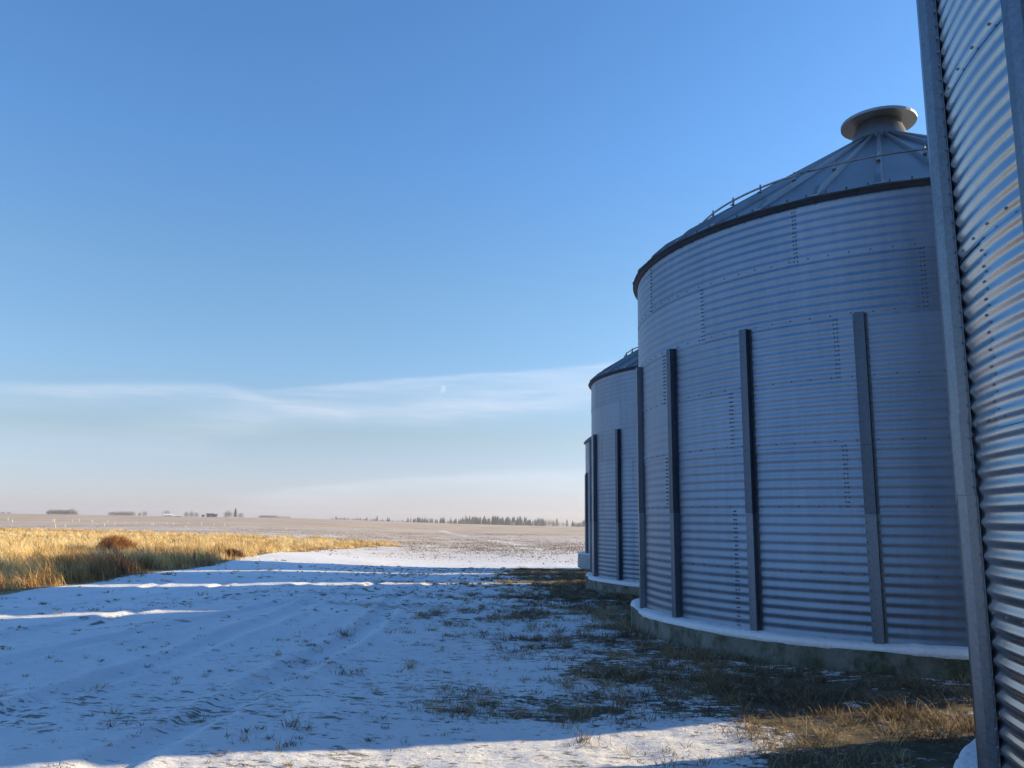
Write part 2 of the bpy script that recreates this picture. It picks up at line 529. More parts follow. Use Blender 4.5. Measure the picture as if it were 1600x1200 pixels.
def wall_mesh(name, Rr, ring, nring, ncorr, seam_deg, mats, zig, amp=0.0068, rb=.0125):
    pitch = ring / ncorr
    ns, sub = 16, 8
    V, Fc, tone = [], [], []
    base = 0
    rt = np.random.default_rng(77 + nring * ncorr)
    rad = lambda z: Rr + amp * np.cos(2 * np.pi * (z / pitch + .5))
    for k in range(nring):
        z0 = k * ring - (0.028 if k else 0.0); z1 = (k + 1) * ring
        nz = ncorr * sub + 2
        zz = np.linspace(z0, z1, nz)
        for p in range(9):
            t = R(seam_deg[k]) + R(40) * (p + np.linspace(0, 1, ns + 1) * 1.006)
            u = np.linspace(1, 0, ns + 1)
            T, Zz = np.meshgrid(t, zz)
            U, W = np.meshgrid(u, (z1 - zz) / ring)
            rr = rad(Zz) + .0032 * U + .0036 * W
            # a sheet is never quite true: slow dents along and across it
            rr = rr + .0022 * np.sin(T * rt.uniform(5, 9) + rt.uniform(0, 6)) * np.sin(Zz * rt.uniform(2, 4) + rt.uniform(0, 6))
            V.append(np.stack([rr * np.cos(T), rr * np.sin(T), Zz], -1).reshape(-1, 3))
            tone.append(np.full(T.size, rt.random()))
            i = np.arange(nz - 1)[:, None] * (ns + 1); j = np.arange(ns)[None, :]
            Fc.append(base + np.stack([i + j, i + j + 1, i + ns + 2 + j, i + ns + 1 + j], -1).reshape(-1, 4))
            base += nz * (ns + 1)
    nwall = sum(len(f) for f in Fc)
    # bolt heads
    bt, bz = [], []
    for k in range(nring):
        zs = k * ring + .030 if k else .05
        for q in range(108):
            bt.append(R(seam_deg[max(k, 0)] + (q + .5) * 360 / 108)); bz.append(zs)
        for p in range(9):
            t = R(seam_deg[k] + 40 * p)
            for c in range(ncorr):
                for q in (0, 1):
                    zc = k * ring + (c + .25 + .5 * q) * pitch
                    if zig:
                        bt.append(t + (.034 if q else -.012) / Rr * (1 if q else 1)); bz.append(zc)
                    else:
                        for s in (-.058, -.020): bt.append(t + (s + .0) / Rr); bz.append(zc)
    for q in range(108):
        bt.append(R(q * 360 / 108)); bz.append(nring * ring - .045)
    bt = np.array(bt); bz = np.array(bz)
    jt = rng.normal(0, .0008, len(bt)); bt = bt + jt; bz = bz + rng.normal(0, .003, len(bz))
    br = rad(bz) + .006
    n = len(bt); hexa = np.arange(6) * math.pi / 3
    R0, R1, H = rb, rb * .68, rb * .85
    nrm = np.stack([np.cos(bt), np.sin(bt), 0 * bt], -1); tan = np.stack([-np.sin(bt), np.cos(bt), 0 * bt], -1)
    up = np.array([0, 0, 1.0])
    c0 = np.stack([br * np.cos(bt), br * np.sin(bt), bz], -1)
    rings = []
    for rr, hh in ((R0, -.004), (R0, .004), (R1, H)):
        rings.append(c0[:, None, :] + nrm[:, None, :] * hh + rr * (np.cos(hexa)[None, :, None] * tan[:, None, :] + np.sin(hexa)[None, :, None] * up))
    bv = np.concatenate(rings, 1)
    V.append(bv.reshape(-1, 3))
    o = base + np.arange(n)[:, None, None] * 18
    a = np.arange(6)[None, :]; a2 = (a + 1) % 6
    q = np.concatenate([np.stack([a + 6 * l, a2 + 6 * l, a2 + 6 * l + 6, a + 6 * l + 6], -1) for l in (0, 1)], 1)
    Fb = (o + q).reshape(-1, 4)
    caps = (base + np.arange(n)[:, None] * 18 + 12 + np.arange(6)[None, :])
    mi = np.concatenate([np.zeros(nwall), np.ones(len(Fb) + len(caps))])
    V = np.concatenate(V); tone = np.concatenate(tone)
    me = mesh_np(name, V, [np.concatenate(Fc), Fb, caps], mats, True, mi)
    at = me.attributes.new('tone', 'FLOAT', 'POINT')
    at.data.foreach_set('value', np.concatenate([tone, np.full(len(V) - len(tone), .5)]).astype(np.float32))
    return me


def stiffener_mesh(name, Rr, pieces, pitch, amp, w=.054, d=.085, fl=.032, ch=.0, mats=None):
    """hat section standing on the crests of the corrugation; pieces = [(z0, z1, proud, material)]; along +x"""
    mb = MB()
    th = .004
    for z0, z1, pr, m in pieces:
        r = Rr + amp + .004 + pr
        if ch:
            half = [(w + fl, 0), (w + fl, th), (w + .004, th), (w, d - ch), (w - ch, d)]
            hin = [(w, 0), (w - th, d - ch - th * .4), (w - ch - th * .4, d - th)]
        else:
            half = [(w + fl, 0), (w + fl, th), (w + .004, th), (w, d)]
            hin = [(w, 0), (w - th, d - th)]
        ou = [(-t_, h_) for t_, h_ in half] + half[::-1]
        inn = hin + [(-t_, h_) for t_, h_ in hin[::-1]]
        pts = ou + inn
        n = len(pts)
        vs = [(r + h, t, z) for z in (z0, z1) for (t, h) in pts]
        fs = [(i, (i + 1) % n, n + (i + 1) % n, n + i) for i in range(n)]
        if ch: top = [(0, 1, 2, 15), (2, 3, 14, 15), (3, 4, 13, 14), (4, 5, 12, 13), (5, 6, 11, 12), (6, 7, 10, 11), (7, 8, 9, 10)]
        else: top = [(0, 1, 2, 11), (2, 3, 10, 11), (3, 4, 9, 10), (4, 5, 8, 9), (5, 6, 7, 8)]
        fs += [tuple(n + i for i in q) for q in top] + [tuple(reversed(q)) for q in top]
        mb.add(vs, [tuple(reversed(q)) for q in fs], m)
        z = z0 + .5 * pitch
        while z < z1 - .02:
            for s in (-1, 1):
                c = (r + th, s * (w + fl * .55), z); q = []
                for (rr, hh) in ((.011, 0), (.008, .009)):
                    q += [(c[0] + hh, c[1] + rr * math.cos(k * math.pi / 3), c[2] + rr * math.sin(k * math.pi / 3)) for k in range(6)]
                mb.add(q, [(k, (k + 1) % 6, 6 + (k + 1) % 6, 6 + k) for k in range(6)] + [tuple(range(6, 12))], 2)
            z += pitch * (1 if pitch > .09 else 2)
    return mb.mesh(name, mats)


def roof_meshes(Rr, ztop, slope, rib0):
    Re = Rr + .085; ze = ztop + .05; Rc = .50
    cone = lambda r: ze + slope * (Re - r)
    mb = MB()
    rr = np.linspace(Re, Rc, 9)
    # each of 36 sheets between two ribs, edges overlapping a little
    for k in range(36):
        t0, t1 = R(rib0 + 10 * k), R(rib0 + 10 * k + 10)
        vs, fs = [], []
        ts = np.linspace(t0, t1, 5)
        sag = [0, -.010, -.014, -.010, 0]
        for r in rr:
            for t, s in zip(ts, sag): vs.append((r * math.cos(t), r * math.sin(t), cone(r) + s * (r / Re)))
        for i in range(8):
            for j in range(4): fs.append((i * 5 + j, i * 5 + j + 1, i * 5 + j + 6, i * 5 + j + 5))
        mb.add(vs, fs, 0, True)
        # drip edge of the sheet, the end of it turned down
        vs = [(Re * math.cos(t), Re * math.sin(t), ze + s) for t, s in zip(ts, sag)] + [((Re + .004) * math.cos(t), (Re + .004) * math.sin(t), ze - .035) for t in ts]
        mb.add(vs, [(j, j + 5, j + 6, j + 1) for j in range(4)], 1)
        # bolts along the eave
        for j in range(3):
            t = t0 + (t1 - t0) * (j + .5) / 3; r = Re - .06
            c = Vector((r * math.cos(t), r * math.sin(t), cone(r)))
            mb.tube([c + Vector((0, 0, -.02)), c + Vector((0, 0, .016))], [.014, .010], 6, 2)
        # rib: trapezoid standing on the lap, tapering towards the peak
        t = t0
        er = Vector((math.cos(t), math.sin(t), 0)); et = Vector((-math.sin(t), math.cos(t), 0)); ez = Vector((0, 0, 1))
        secs = []
        for r, h, w in ((Re + .012, .020, .055), (Re - .22, .085, .055), (2.4, .085, .045), (Rc, .07, .03)):
            p = er * r + ez * (cone(r) - .004)
            secs.append([p - et * w, p - et * w * .55 + ez * h, p + et * w * .55 + ez * h, p + et * w])
        vs = [q for s in secs for q in s]; fs = []
        for i in range(3):
            for j in range(3): fs.append((i * 4 + j, i * 4 + 4 + j, i * 4 + 5 + j, i * 4 + 1 + j))
        fs.append((0, 1, 2, 3)); fs.append((15, 14, 13, 12))
        mb.add(vs, fs, 0)
    # underside of the eave, its shade put into the dark colour: angle ring and closure between wall and roof
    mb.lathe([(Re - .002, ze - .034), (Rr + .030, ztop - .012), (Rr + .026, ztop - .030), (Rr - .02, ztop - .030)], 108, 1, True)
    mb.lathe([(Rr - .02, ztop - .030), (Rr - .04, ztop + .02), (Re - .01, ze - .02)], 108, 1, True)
    roof = mb.mesh('roof', [M['roof'], M['flash_shade'], M['bolt']])
    cap = MB()
    zc = cone(Rc)
    cap.lathe([(Rc + .03, zc - .02), (Rc - .13, zc + .42), (Rc + .14, zc + .42), (Rc + .14, zc + .47), (Rc + .10, zc + .49), (.10, zc + .66), (.0, zc + .67)], 36, 0, False)
    # hatch bars on the lid
    cap.tube([(-.30, 0, zc + .60), (-.16, 0, zc + .69), (.16, 0, zc + .69), (.30, 0, zc + .60)], [.016] * 4, 6, 1)
    capm = cap.mesh('roof_cap', [M['roof'], M['pipe']])
    rp = MB()
    rho = 3.38 * Rr / 4.4
    pts = [(rho * math.cos(R(a)), rho * math.sin(R(a)), cone(rho) + .165) for a in np.arange(0, 361, 2.5)]
    rp.tube(pts, [.017] * len(pts), 6, 0, False)
    for k in range(36):
        t = R(rib0 + 10 * k)
        p = Vector((rho * math.cos(t), rho * math.sin(t), cone(rho)))
        rp.box(p + Vector((0, 0, .125)), (.035, .012, .13), t)
        rp.box(p + Vector((0, 0, .088)), (.10, .05, .008), t)
        rp.tube([p + Vector((0, 0, .16)), p + Vector((0, 0, .215))], [.012, .012], 6)
    return roof, capm, rp.mesh('ring_rail', [M['pipe']])


def foundation_meshes(Rr, hgt, over, t_seed):
    mb = MB(); r = Rr + over
    prof = [(Rr - .6, -.004), (r - .02, -.004), (r, -.03), (r + .01, -hgt * .5), (r + .02, -hgt)]
    n = 120; vs, fs = [], []
    for j in range(n):
        t = 2 * math.pi * j / n
        w = .012 * math.sin(t * 9 + t_seed) + .008 * math.sin(t * 23)
        for i, (q, z) in enumerate(prof):
            q2 = q + (w if i > 1 else 0); vs.append((q2 * math.cos(t), q2 * math.sin(t), z))
    k = len(prof)
    for j in range(n):
        for i in range(k - 1): fs.append((j * k + i, j * k + i + 1, ((j + 1) % n) * k + i + 1, ((j + 1) % n) * k + i))
    mb.add(vs, fs, 0, True)
    fm = mb.mesh('foundation', [M['concrete']])
    sm = MB(); n = 180; vs, fs = [], []
    rg = np.random.default_rng(t_seed + 3)
    wob = np.convolve(np.tile(rg.normal(0, 1, n), 3), np.ones(5) / 5, 'same')[n:2 * n] + 1.3 * np.convolve(np.tile(rg.normal(0, 1, n), 3), np.ones(17) / 17, 'same')[n:2 * n]
    for j in range(n):
        t = 2 * math.pi * j / n; h = max(.008, .032 + .026 * wob[j]); e = r - .012 + min(.03, .034 * wob[j])
        for q, z in ((Rr - .03, .055 + .02 * wob[j]), (Rr + .06, h + .012), (e - .05, h), (e - .012, h * .55), (e + .006, -.012), (e - .015, -.045)):
            vs.append((q * math.cos(t), q * math.sin(t), z))
    for j in range(n):
        for i in range(5): fs.append((j * 6 + i, j * 6 + i + 1, ((j + 1) % n) * 6 + i + 1, ((j + 1) % n) * 6 + i))
    sm.add(vs, fs, 0, True)
    return fm, sm.mesh('snow_ledge', [M['snow']])


SEAMS = [216, 216, 196.2, 216, 195.9, 209.6, 189.9]
FR, FH = 4.40, .8128 * 7
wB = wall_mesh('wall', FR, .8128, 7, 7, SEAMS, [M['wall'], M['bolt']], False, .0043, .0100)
p_ = .8128
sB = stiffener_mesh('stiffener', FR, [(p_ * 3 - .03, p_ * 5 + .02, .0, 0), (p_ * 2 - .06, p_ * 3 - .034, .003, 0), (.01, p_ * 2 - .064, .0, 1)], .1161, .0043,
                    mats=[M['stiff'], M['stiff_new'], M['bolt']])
roofB, capB, railB = roof_meshes(FR, FH, .62, 243.5)
fB, snB = foundation_meshes(FR, .62, .20, 1)
fD, snD = foundation_meshes(FR, .70, .42, 2)
fD.materials[0] = plain('pale_concrete', (0.30, 0.295, 0.285), .9, var=.15, scale=2.0)
# the nearest bin: deeper rings
RA, HA = 4.05, 1.118 * 7
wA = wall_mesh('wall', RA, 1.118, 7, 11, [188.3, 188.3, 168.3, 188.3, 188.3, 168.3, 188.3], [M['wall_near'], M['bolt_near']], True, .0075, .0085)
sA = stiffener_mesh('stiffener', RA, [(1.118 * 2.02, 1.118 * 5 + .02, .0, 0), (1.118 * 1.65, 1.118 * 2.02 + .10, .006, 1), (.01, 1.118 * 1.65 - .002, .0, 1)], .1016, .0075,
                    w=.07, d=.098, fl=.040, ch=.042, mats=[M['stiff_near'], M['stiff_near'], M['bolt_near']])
roofA, capA, railA = roof_meshes(RA, HA, .62, 243.5)
fA, snA = foundation_meshes(RA, .5, .20, 5)


def grain_bin(label, x, y, z, walls, stiff, roof, cap, rail, fnd, snow, n, first, rz=0.0, scale=1.0):
    root = empty('grain_bin', (x, y, z), rz)
    root.scale = (scale, scale, 1)
    tag(root, label, 'grain bin', 'steel grain bins in a row')
    link('wall', walls, root)
    rf = link('roof', roof, root); link('roof_cap', cap, rf)
    link('ring_rail', rail, root)
    for k in range(n): link('stiffener', stiff, root, rz=R(first + 360 / n * k))
    fo = link('foundation', fnd, root); link('snow_ledge', snow, fo)
    return root


ZB = -1.47
grain_bin('nearest grain bin, cut off by the right edge, with bright corrugated rings', 6.75, 3.73, -1.673, wA, sA, roofA, capA, railA, fA, snA, 20, 160.2)
grain_bin('large blue grey grain bin with its cone roof and ring rail in full view', BINS['B'][0], BINS['B'][1], ZB, wB, sB, roofB, capB, railB, fB, snB, 18, 219.3)
grain_bin('third grain bin in the row, half hidden behind the large one', BINS['C'][0], BINS['C'][1], -1.66, wB, sB, roofB, capB, railB, fB, snB, 18, 208.0)
grain_bin('grain bin standing hidden between the third bin and the farthest one', BINS['X'][0], BINS['X'][1], -1.95, wB, sB, roofB, capB, railB, fB, snB, 18, 205.0, 0, .67)
grain_bin('grain bin of the second row, standing hidden behind the large blue grey bin', 17.94, 18.23, -1.85, wB, sB, roofB, capB, railB, fB, snB, 18, 205.0)
rD = grain_bin('farthest grain bin, a thin strip on a tall grey concrete footing', BINS['D'][0], BINS['D'][1], -1.75, wB, sB, roofB, capB, railB, fD, snD, 18, 186.0)

# ------------------------------------------------------------------ grass


def blade_mat(name, stops, attr='tint', transl=.25):
    m, nt, b = newmat(name)
    a = N(nt, 'ShaderNodeAttribute', attribute_name=attr)
    c = ramp(nt, a.outputs['Fac'], stops)
    nt.links.new(c, b.inputs['Base Color'])
    b.inputs['Roughness'].default_value = .7
    tr = N(nt, 'ShaderNodeBsdfTranslucent'); nt.links.new(c, tr.inputs['Color'])
    mx = N(nt, 'ShaderNodeMixShader'); mx.inputs[0].default_value = transl
    nt.links.new(b.outputs[0], mx.inputs[1]); nt.links.new(tr.outputs[0], mx.inputs[2])
    nt.links.new(mx.outputs[0], nt.nodes['Material Output'].inputs['Surface'])
    return m


def blades(name, px, py, h, w, lean, tint, mat, lean_dir=None, z=None):
    """one bent grass blade (2 faces) per point"""
    n = len(px)
    if z is None: z = height(px, py) - .02
    a = rng.uniform(0, 2 * math.pi, n)               # facing
    ld = rng.uniform(0, 2 * math.pi, n) if lean_dir is None else lean_dir + rng.normal(0, .8, n)
    dx, dy = np.cos(ld) * lean, np.sin(ld) * lean
    ax, ay = np.cos(a) * w / 2, np.sin(a) * w / 2
    P = np.zeros((n, 5, 3))
    P[:, 0] = np.stack([px - ax, py - ay, z], -1); P[:, 1] = np.stack([px + ax, py + ay, z], -1)
    mx, my, mz = px + dx * .35, py + dy * .35, z + h * .6
    P[:, 2] = np.stack([mx + ax * .8, my + ay * .8, mz], -1); P[:, 3] = np.stack([mx - ax * .8, my - ay * .8, mz], -1)
    P[:, 4] = np.stack([px + dx, py + dy, z + h], -1)
    o = np.arange(n)[:, None] * 5
    q = o + np.array([[0, 1, 2, 3]]); t = o + np.array([[3, 2, 4]])
    me = mesh_np(name, P.reshape(-1, 3), [q, t], mat)
    at = me.attributes.new('tint', 'FLOAT', 'POINT'); at.data.foreach_set('value', np.repeat(tint, 5).astype(np.float32))
    return me


M['straw'] = blade_mat('dry_grass', [(0.0, (0.10, 0.055, 0.022)), (0.25, (0.37, 0.20, 0.068)), (0.5, (0.68, 0.455, 0.165)), (0.8, (0.86, 0.68, 0.33)), (1.0, (0.88, 0.75, 0.46))])
M['turf'] = blade_mat('yard_grass', [(0.0, (0.05, 0.037, 0.024)), (0.35, (0.15, 0.112, 0.068)), (0.65, (0.33, 0.245, 0.142)), (1.0, (0.60, 0.46, 0.27))])


def clumped(x, y, per, spread):
    """turn clump centres into blades scattered round them"""
    n = len(x)
    k = rng.integers(max(1, per // 2), per + per // 2 + 1, n)
    ix = np.repeat(np.arange(n), k)
    r = np.abs(rng.normal(0, 1, len(ix))) * np.repeat(spread if np.ndim(spread) else np.full(n, spread), k)
    t = rng.uniform(0, 2 * math.pi, len(ix))
    return ix, x[ix] + r * np.cos(t), y[ix] + r * np.sin(t), t, r


def tall_grass():
    # sample the patch, thinning with distance and widening the blades to make up for it
    lo, hi = PATCH.min(0), PATCH.max(0)
    X, Y = [], []
    for dlo, dhi, dens in ((0, 24, 34), (24, 34, 26), (34, 50, 16), (50, 75, 8), (75, 175, 3.2)):
        k = int((hi[0] - lo[0]) * (hi[1] - lo[1]) * dens)
        x = rng.uniform(lo[0] - 1, hi[0] + 1, k); y = rng.uniform(lo[1] - 1, hi[1] + 1, k)
        d = np.hypot(x, y); az = np.degrees(np.arctan2(x, y))
        ok = (d >= dlo) & (d < dhi) & (az > -41)
        x, y = x[ok], y[ok]
        # ragged outline
        ox = (fbm(x * .9, y * .9, 61, 4) - .5) * 2.4; oy = (fbm(x * .9 + 9, y * .9, 67, 4) - .5) * 2.4
        ok = in_poly(x + ox, y + oy, PATCH)
        X.append(x[ok]); Y.append(y[ok])
    cx = np.concatenate(X); cy = np.concatenate(Y)
    clump = fbm(cx * .55, cy * .55, 21, 4); big = fbm(cx * .13, cy * .13, 31, 3)
    keep = rng.random(len(cx)) < np.clip(.25 + (clump - .40) * 4.6, .05, 1)
    cx, cy, clump, big = cx[keep], cy[keep], clump[keep], big[keep]
    cd_ = np.hypot(cx, cy)
    pd = poly_dist(cx, cy, PATCH); pin = in_poly(cx, cy, PATCH)
    hh = (.20 + .62 * np.clip((clump - .28) * 1.8, 0, 1)) * rng.uniform(.65, 1.3, len(cx)) * np.where(pin, np.clip(.5 + pd / 1.6, 0, 1), .45)
    hh = hh * np.interp(cd_, [18, 40, 90, 150], [1.10, .80, .66, .6])
    ang = rng.normal(2.9, .9, len(cx)); bend = rng.uniform(.35, 1.25, len(cx))      # the wind has laid the clumps over
    rust = np.clip((fbm(cx * .26 + 7, cy * .26, 55, 4) - .43) * 5.5, 0, 1) * np.clip((75 - cd_) / 30, .3, 1)
    hh = hh * (.62 + .95 * np.clip((fbm(cx * .42, cy * .42, 37, 3) - .30) * 2, 0, 1))
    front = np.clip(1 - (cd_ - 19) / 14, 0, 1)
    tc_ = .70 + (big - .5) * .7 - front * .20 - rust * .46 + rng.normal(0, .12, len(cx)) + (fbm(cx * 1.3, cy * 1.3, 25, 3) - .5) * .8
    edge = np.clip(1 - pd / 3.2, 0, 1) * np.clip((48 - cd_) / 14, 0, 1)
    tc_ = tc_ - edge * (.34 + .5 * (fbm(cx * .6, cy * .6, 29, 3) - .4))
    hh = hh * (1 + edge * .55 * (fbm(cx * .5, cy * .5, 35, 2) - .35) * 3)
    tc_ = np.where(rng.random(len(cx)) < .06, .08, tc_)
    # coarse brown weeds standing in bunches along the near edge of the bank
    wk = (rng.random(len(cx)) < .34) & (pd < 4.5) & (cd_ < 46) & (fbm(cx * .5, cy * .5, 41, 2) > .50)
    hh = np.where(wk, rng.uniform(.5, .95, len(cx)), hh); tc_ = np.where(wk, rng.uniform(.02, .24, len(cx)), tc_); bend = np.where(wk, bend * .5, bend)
    ix, x, y, t, r = clumped(cx, cy, 12, np.interp(cd_, [15, 40, 150], [.11, .17, .34]))
    n = len(x); d = np.hypot(x, y)
    h = hh[ix] * rng.uniform(.45, 1.15, n)
    w = np.interp(d, [15, 30, 60, 150], [.007, .011, .022, .055]) * rng.uniform(.6, 1.4, n)
    lean = h * (bend[ix] * rng.uniform(.3, 1.3, n))
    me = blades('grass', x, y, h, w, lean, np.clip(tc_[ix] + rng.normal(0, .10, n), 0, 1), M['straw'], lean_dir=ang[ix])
    o = link('grass', me)
    tag(o, 'tall golden dry grass filling the bank left of the snowy yard', 'grass', kind='stuff')
    print('tall grass blades', n)


def yard_grass():
    n = 90000
    x = rng.uniform(-13, 7, n); y = rng.uniform(3, 42, n)
    cov = turf_cover(x, y)
    bare = np.clip((cov - 1.0 + turf_noise(x, y) * 1.12) * 2.3, 0, 1)
    fine = fbm(x * 2.1, y * 2.1, 81, 3); pat = fbm(x * .45, y * .8, 87, 3)
    p = bare * np.clip((fine - .32) * 3.2, 0, 1) + np.clip((fine - .60) * 3, 0, 1) * np.clip((pat - .45) * 4, 0, 1) * .2
    # tiny sprigs all over the thin snow, more of them towards the bins
    sprig = rng.random(n) < .10 * np.clip((x + 10) / 9, .06, 1) * np.clip((fbm(x * 1.1, y * 1.1, 97, 3) - .38) * 4, 0, 1)
    main = rng.random(n) < p
    ok = (main | sprig) & ~in_poly(x, y, PATCH)
    for k, (cx, cy, r) in BINS.items(): ok &= np.hypot(x - cx, y - cy) > r + .24
    x, y, bare, main = x[ok], y[ok], bare[ok], main[ok]
    hc = rng.uniform(.025, .075, len(x)) * (1 + bare * .5) * np.where(main, 1, .5); tcl = .48 + rng.normal(0, .18, len(x)) + (fbm(x * .5, y * .5, 91, 3) - .5) * .7
    big = (rng.random(len(x)) < .03) & main
    hc = np.where(big, hc * 2.0, hc)
    ix, x, y, t, r = clumped(x, y, 17, np.where(big, .09, np.where(main, .065, .035)))
    m = len(x); d = np.hypot(x, y)
    h = hc[ix] * rng.uniform(.5, 1.3, m)
    w = np.interp(d, [4, 12, 40], [.004, .007, .020]) * rng.uniform(.6, 1.4, m)
    ld = np.where(rng.random(m) < .7, t, rng.uniform(0, 6.28, m))
    me = blades('grass', x, y, h, w, h * rng.uniform(.5, 1.8, m), np.clip(tcl[ix] + rng.normal(0, .12, m), 0, 1), M['turf'], lean_dir=ld, z=height(x, y) + .0)
    o = link('grass', me)
    tag(o, 'short dead grass poking through thin snow along the bins', 'grass', kind='stuff')
    print('yard grass blades', m)


def stubble():
    """cut stalks and clods standing out of the thin snow on the near part of the field"""
    n = 1300000
    d = np.sqrt(rng.uniform(60 ** 2, 300 ** 2, n)); keep = rng.random(n) < np.interp(d, [60, 90, 150, 300], [1, .8, .30, .10])
    d = d[keep]; az = np.radians(rng.uniform(-38, 14, len(d)))
    x, y = d * np.sin(az), d * np.cos(az)
    pat = fbm(x * .035, y * .02, 101, 4); fine = fbm(x * .3, y * .12, 103, 3)
    row = .5 + .5 * np.sin((x * .46 + y * .89) * 1.6 + 3 * pat)
    near = np.clip((d - 63) / 9, 0.05, 1)
    ok = (rng.random(len(d)) < near * np.clip((pat - .36) * 3.2, .05, 1) * np.clip((fine - .30) * 3, 0, 1) * (.45 + .55 * row)) & ~in_poly(x, y, PATCH)
    x, y, d = x[ok], y[ok], d[ok]
    m = len(x)
    h = rng.uniform(.03, .11, m); w = rng.uniform(.03, .13, m)
    me = blades('stubble', x, y, h, w, h * rng.uniform(.1, .6, m), np.clip(rng.normal(.42, .22, m), 0, 1), M['stubble'], z=height(x, y) - .01)
    o = link('stubble', me)
    tag(o, 'cut brown stubble standing in thin snow across the field', 'stubble', kind='stuff')
    print('stubble', m)


M['stubble'] = blade_mat('stubble_straw', [(0.0, (0.10, 0.075, 0.055)), (0.5, (0.27, 0.205, 0.145)), (1.0, (0.46, 0.36, 0.25))], transl=.1)
tall_grass()
yard_grass()
stubble()


def shrub(label, px, py, wid, hgt, n, stops, name, group=None):
    """a low bush of fine twigs with a few leafy tips, standing in the grass"""
    x0, y0 = ground_hit(px, py)
    z0 = float(height(x0, y0))
    root = empty(name, (x0, y0, z0)); tag(root, label, 'shrub', group)
    th = rng.uniform(0, 2 * math.pi, n); ph = np.arccos(rng.uniform(.05, 1, n)); rr = rng.uniform(.3, 1, n) ** .5
    lump = 1 + .25 * np.sin(th * 3 + 1) + .2 * np.sin(th * 5)
    bx = np.cos(th) * np.sin(ph) * rr * wid / 2 * lump; by = np.sin(th) * np.sin(ph) * rr * wid / 2 * lump
    bz = np.cos(ph) * rr * hgt * .8
    h = rng.uniform(.10, .38, n) * hgt / .9 + .04; w = rng.uniform(.012, .03, n)
    tint = np.clip(.5 + rng.normal(0, .22, n), 0, 1)
    me = blades('foliage', bx, by, h, w, h * rng.uniform(.4, 1.3, n), tint, blade_mat(name + '_leaf', stops), z=bz)
    link('foliage', me, root)
    mb = MB()
    for k in range(16):
        t = rng.uniform(0, 6.28); e = Vector((math.cos(t) * wid * .38, math.sin(t) * wid * .38, hgt * rng.uniform(.5, .95)))
        mb.tube([(0, 0, -.05), tuple(e * .5 + Vector((0, 0, .12))), tuple(e)], [.018, .012, .005], 5)
    mb.build('stem', plain('twig_bark', (0.10, 0.06, 0.035), .9), root)


RUST = [(0.0, (0.16, 0.06, 0.02)), (0.5, (0.42, 0.185, 0.055)), (1.0, (0.62, 0.34, 0.12))]
shrub('rust brown rounded bush standing in the golden grass', 179, 861, 1.9, .95, 3600, RUST, 'shrub')
shrub('small brown bush at the right end of the grass bank', 362, 872, 1.0, .45, 1500, [(0.0, (0.07, 0.03, 0.015)), (0.5, (0.18, 0.09, 0.035)), (1.0, (0.33, 0.19, 0.07))], 'shrub')

HAZE = .00034
# ------------------------------------------------------------------ far things
LEAFLESS = plain('bare_twigs', (0.20, 0.165, 0.145), .9, var=.35, scale=2)
LEAFLESS_P = plain('bare_twigs_pale', (0.50, 0.40, 0.29), .9, var=.3, scale=2)
BARK = plain('bark', (0.13, 0.11, 0.095), .9)
NEEDLE = plain('spruce_needles', (0.042, 0.056, 0.056), .8, var=.5, scale=1.2)


def spruce_meshes(seed, H=11.0, W=5.0):
    rg = np.random.default_rng(seed)
    n = 2200
    t = rg.random(n) ** .85
    zz = .06 * H + (1 - t) ** 1.0 * 0 + t * H * .94
    prof = (1 - t) ** .85 * W / 2 * (1 + .28 * np.sin(t * 42 + seed)) + .05
    a = rg.uniform(0, 2 * math.pi, n)
    r = prof * rg.uniform(.35, 1.08, n) * (1 + .22 * np.sin(a * 3 + seed * 2 + t * 9))
    L = rg.uniform(.35, .8, n) * (1 - .55 * t); w = rg.uniform(.12, .3, n)
    P = np.zeros((n, 3, 3))
    ca, sa = np.cos(a), np.sin(a)
    P[:, 0] = np.stack([r * ca - sa * w, r * sa + ca * w, zz], -1)
    P[:, 1] = np.stack([r * ca + sa * w, r * sa - ca * w, zz + rg.uniform(-.1, .1, n)], -1)
    P[:, 2] = np.stack([(r + L) * ca, (r + L) * sa, zz - L * rg.uniform(-.1, .7, n)], -1)
    # leader and inner core of short sprays keep the centre dark and closed
    m = 260; t2 = rg.random(m); a2 = rg.uniform(0, 6.28, m); r2 = (1 - t2) * W * .22
    Q = np.zeros((m, 3, 3)); c2, s2 = np.cos(a2), np.sin(a2)
    Q[:, 0] = np.stack([r2 * c2 - s2 * .35, r2 * s2 + c2 * .35, t2 * H * .92 + .4], -1)
    Q[:, 1] = np.stack([r2 * c2 + s2 * .35, r2 * s2 - c2 * .35, t2 * H * .92 + .4], -1)
    Q[:, 2] = np.stack([0 * c2, 0 * s2, t2 * H * .92 + 1.5], -1)
    V = np.concatenate([P.reshape(-1, 3), Q.reshape(-1, 3)])
    cm = mesh_np('crown', V, np.arange(len(V)).reshape(-1, 3), NEEDLE)
    tb = MB(); tb.tube([(0, 0, -.5), (0, 0, H * .5), (0, 0, H * .98)], [.17, .11, .02], 6)
    return cm, tb.mesh('trunk', BARK)


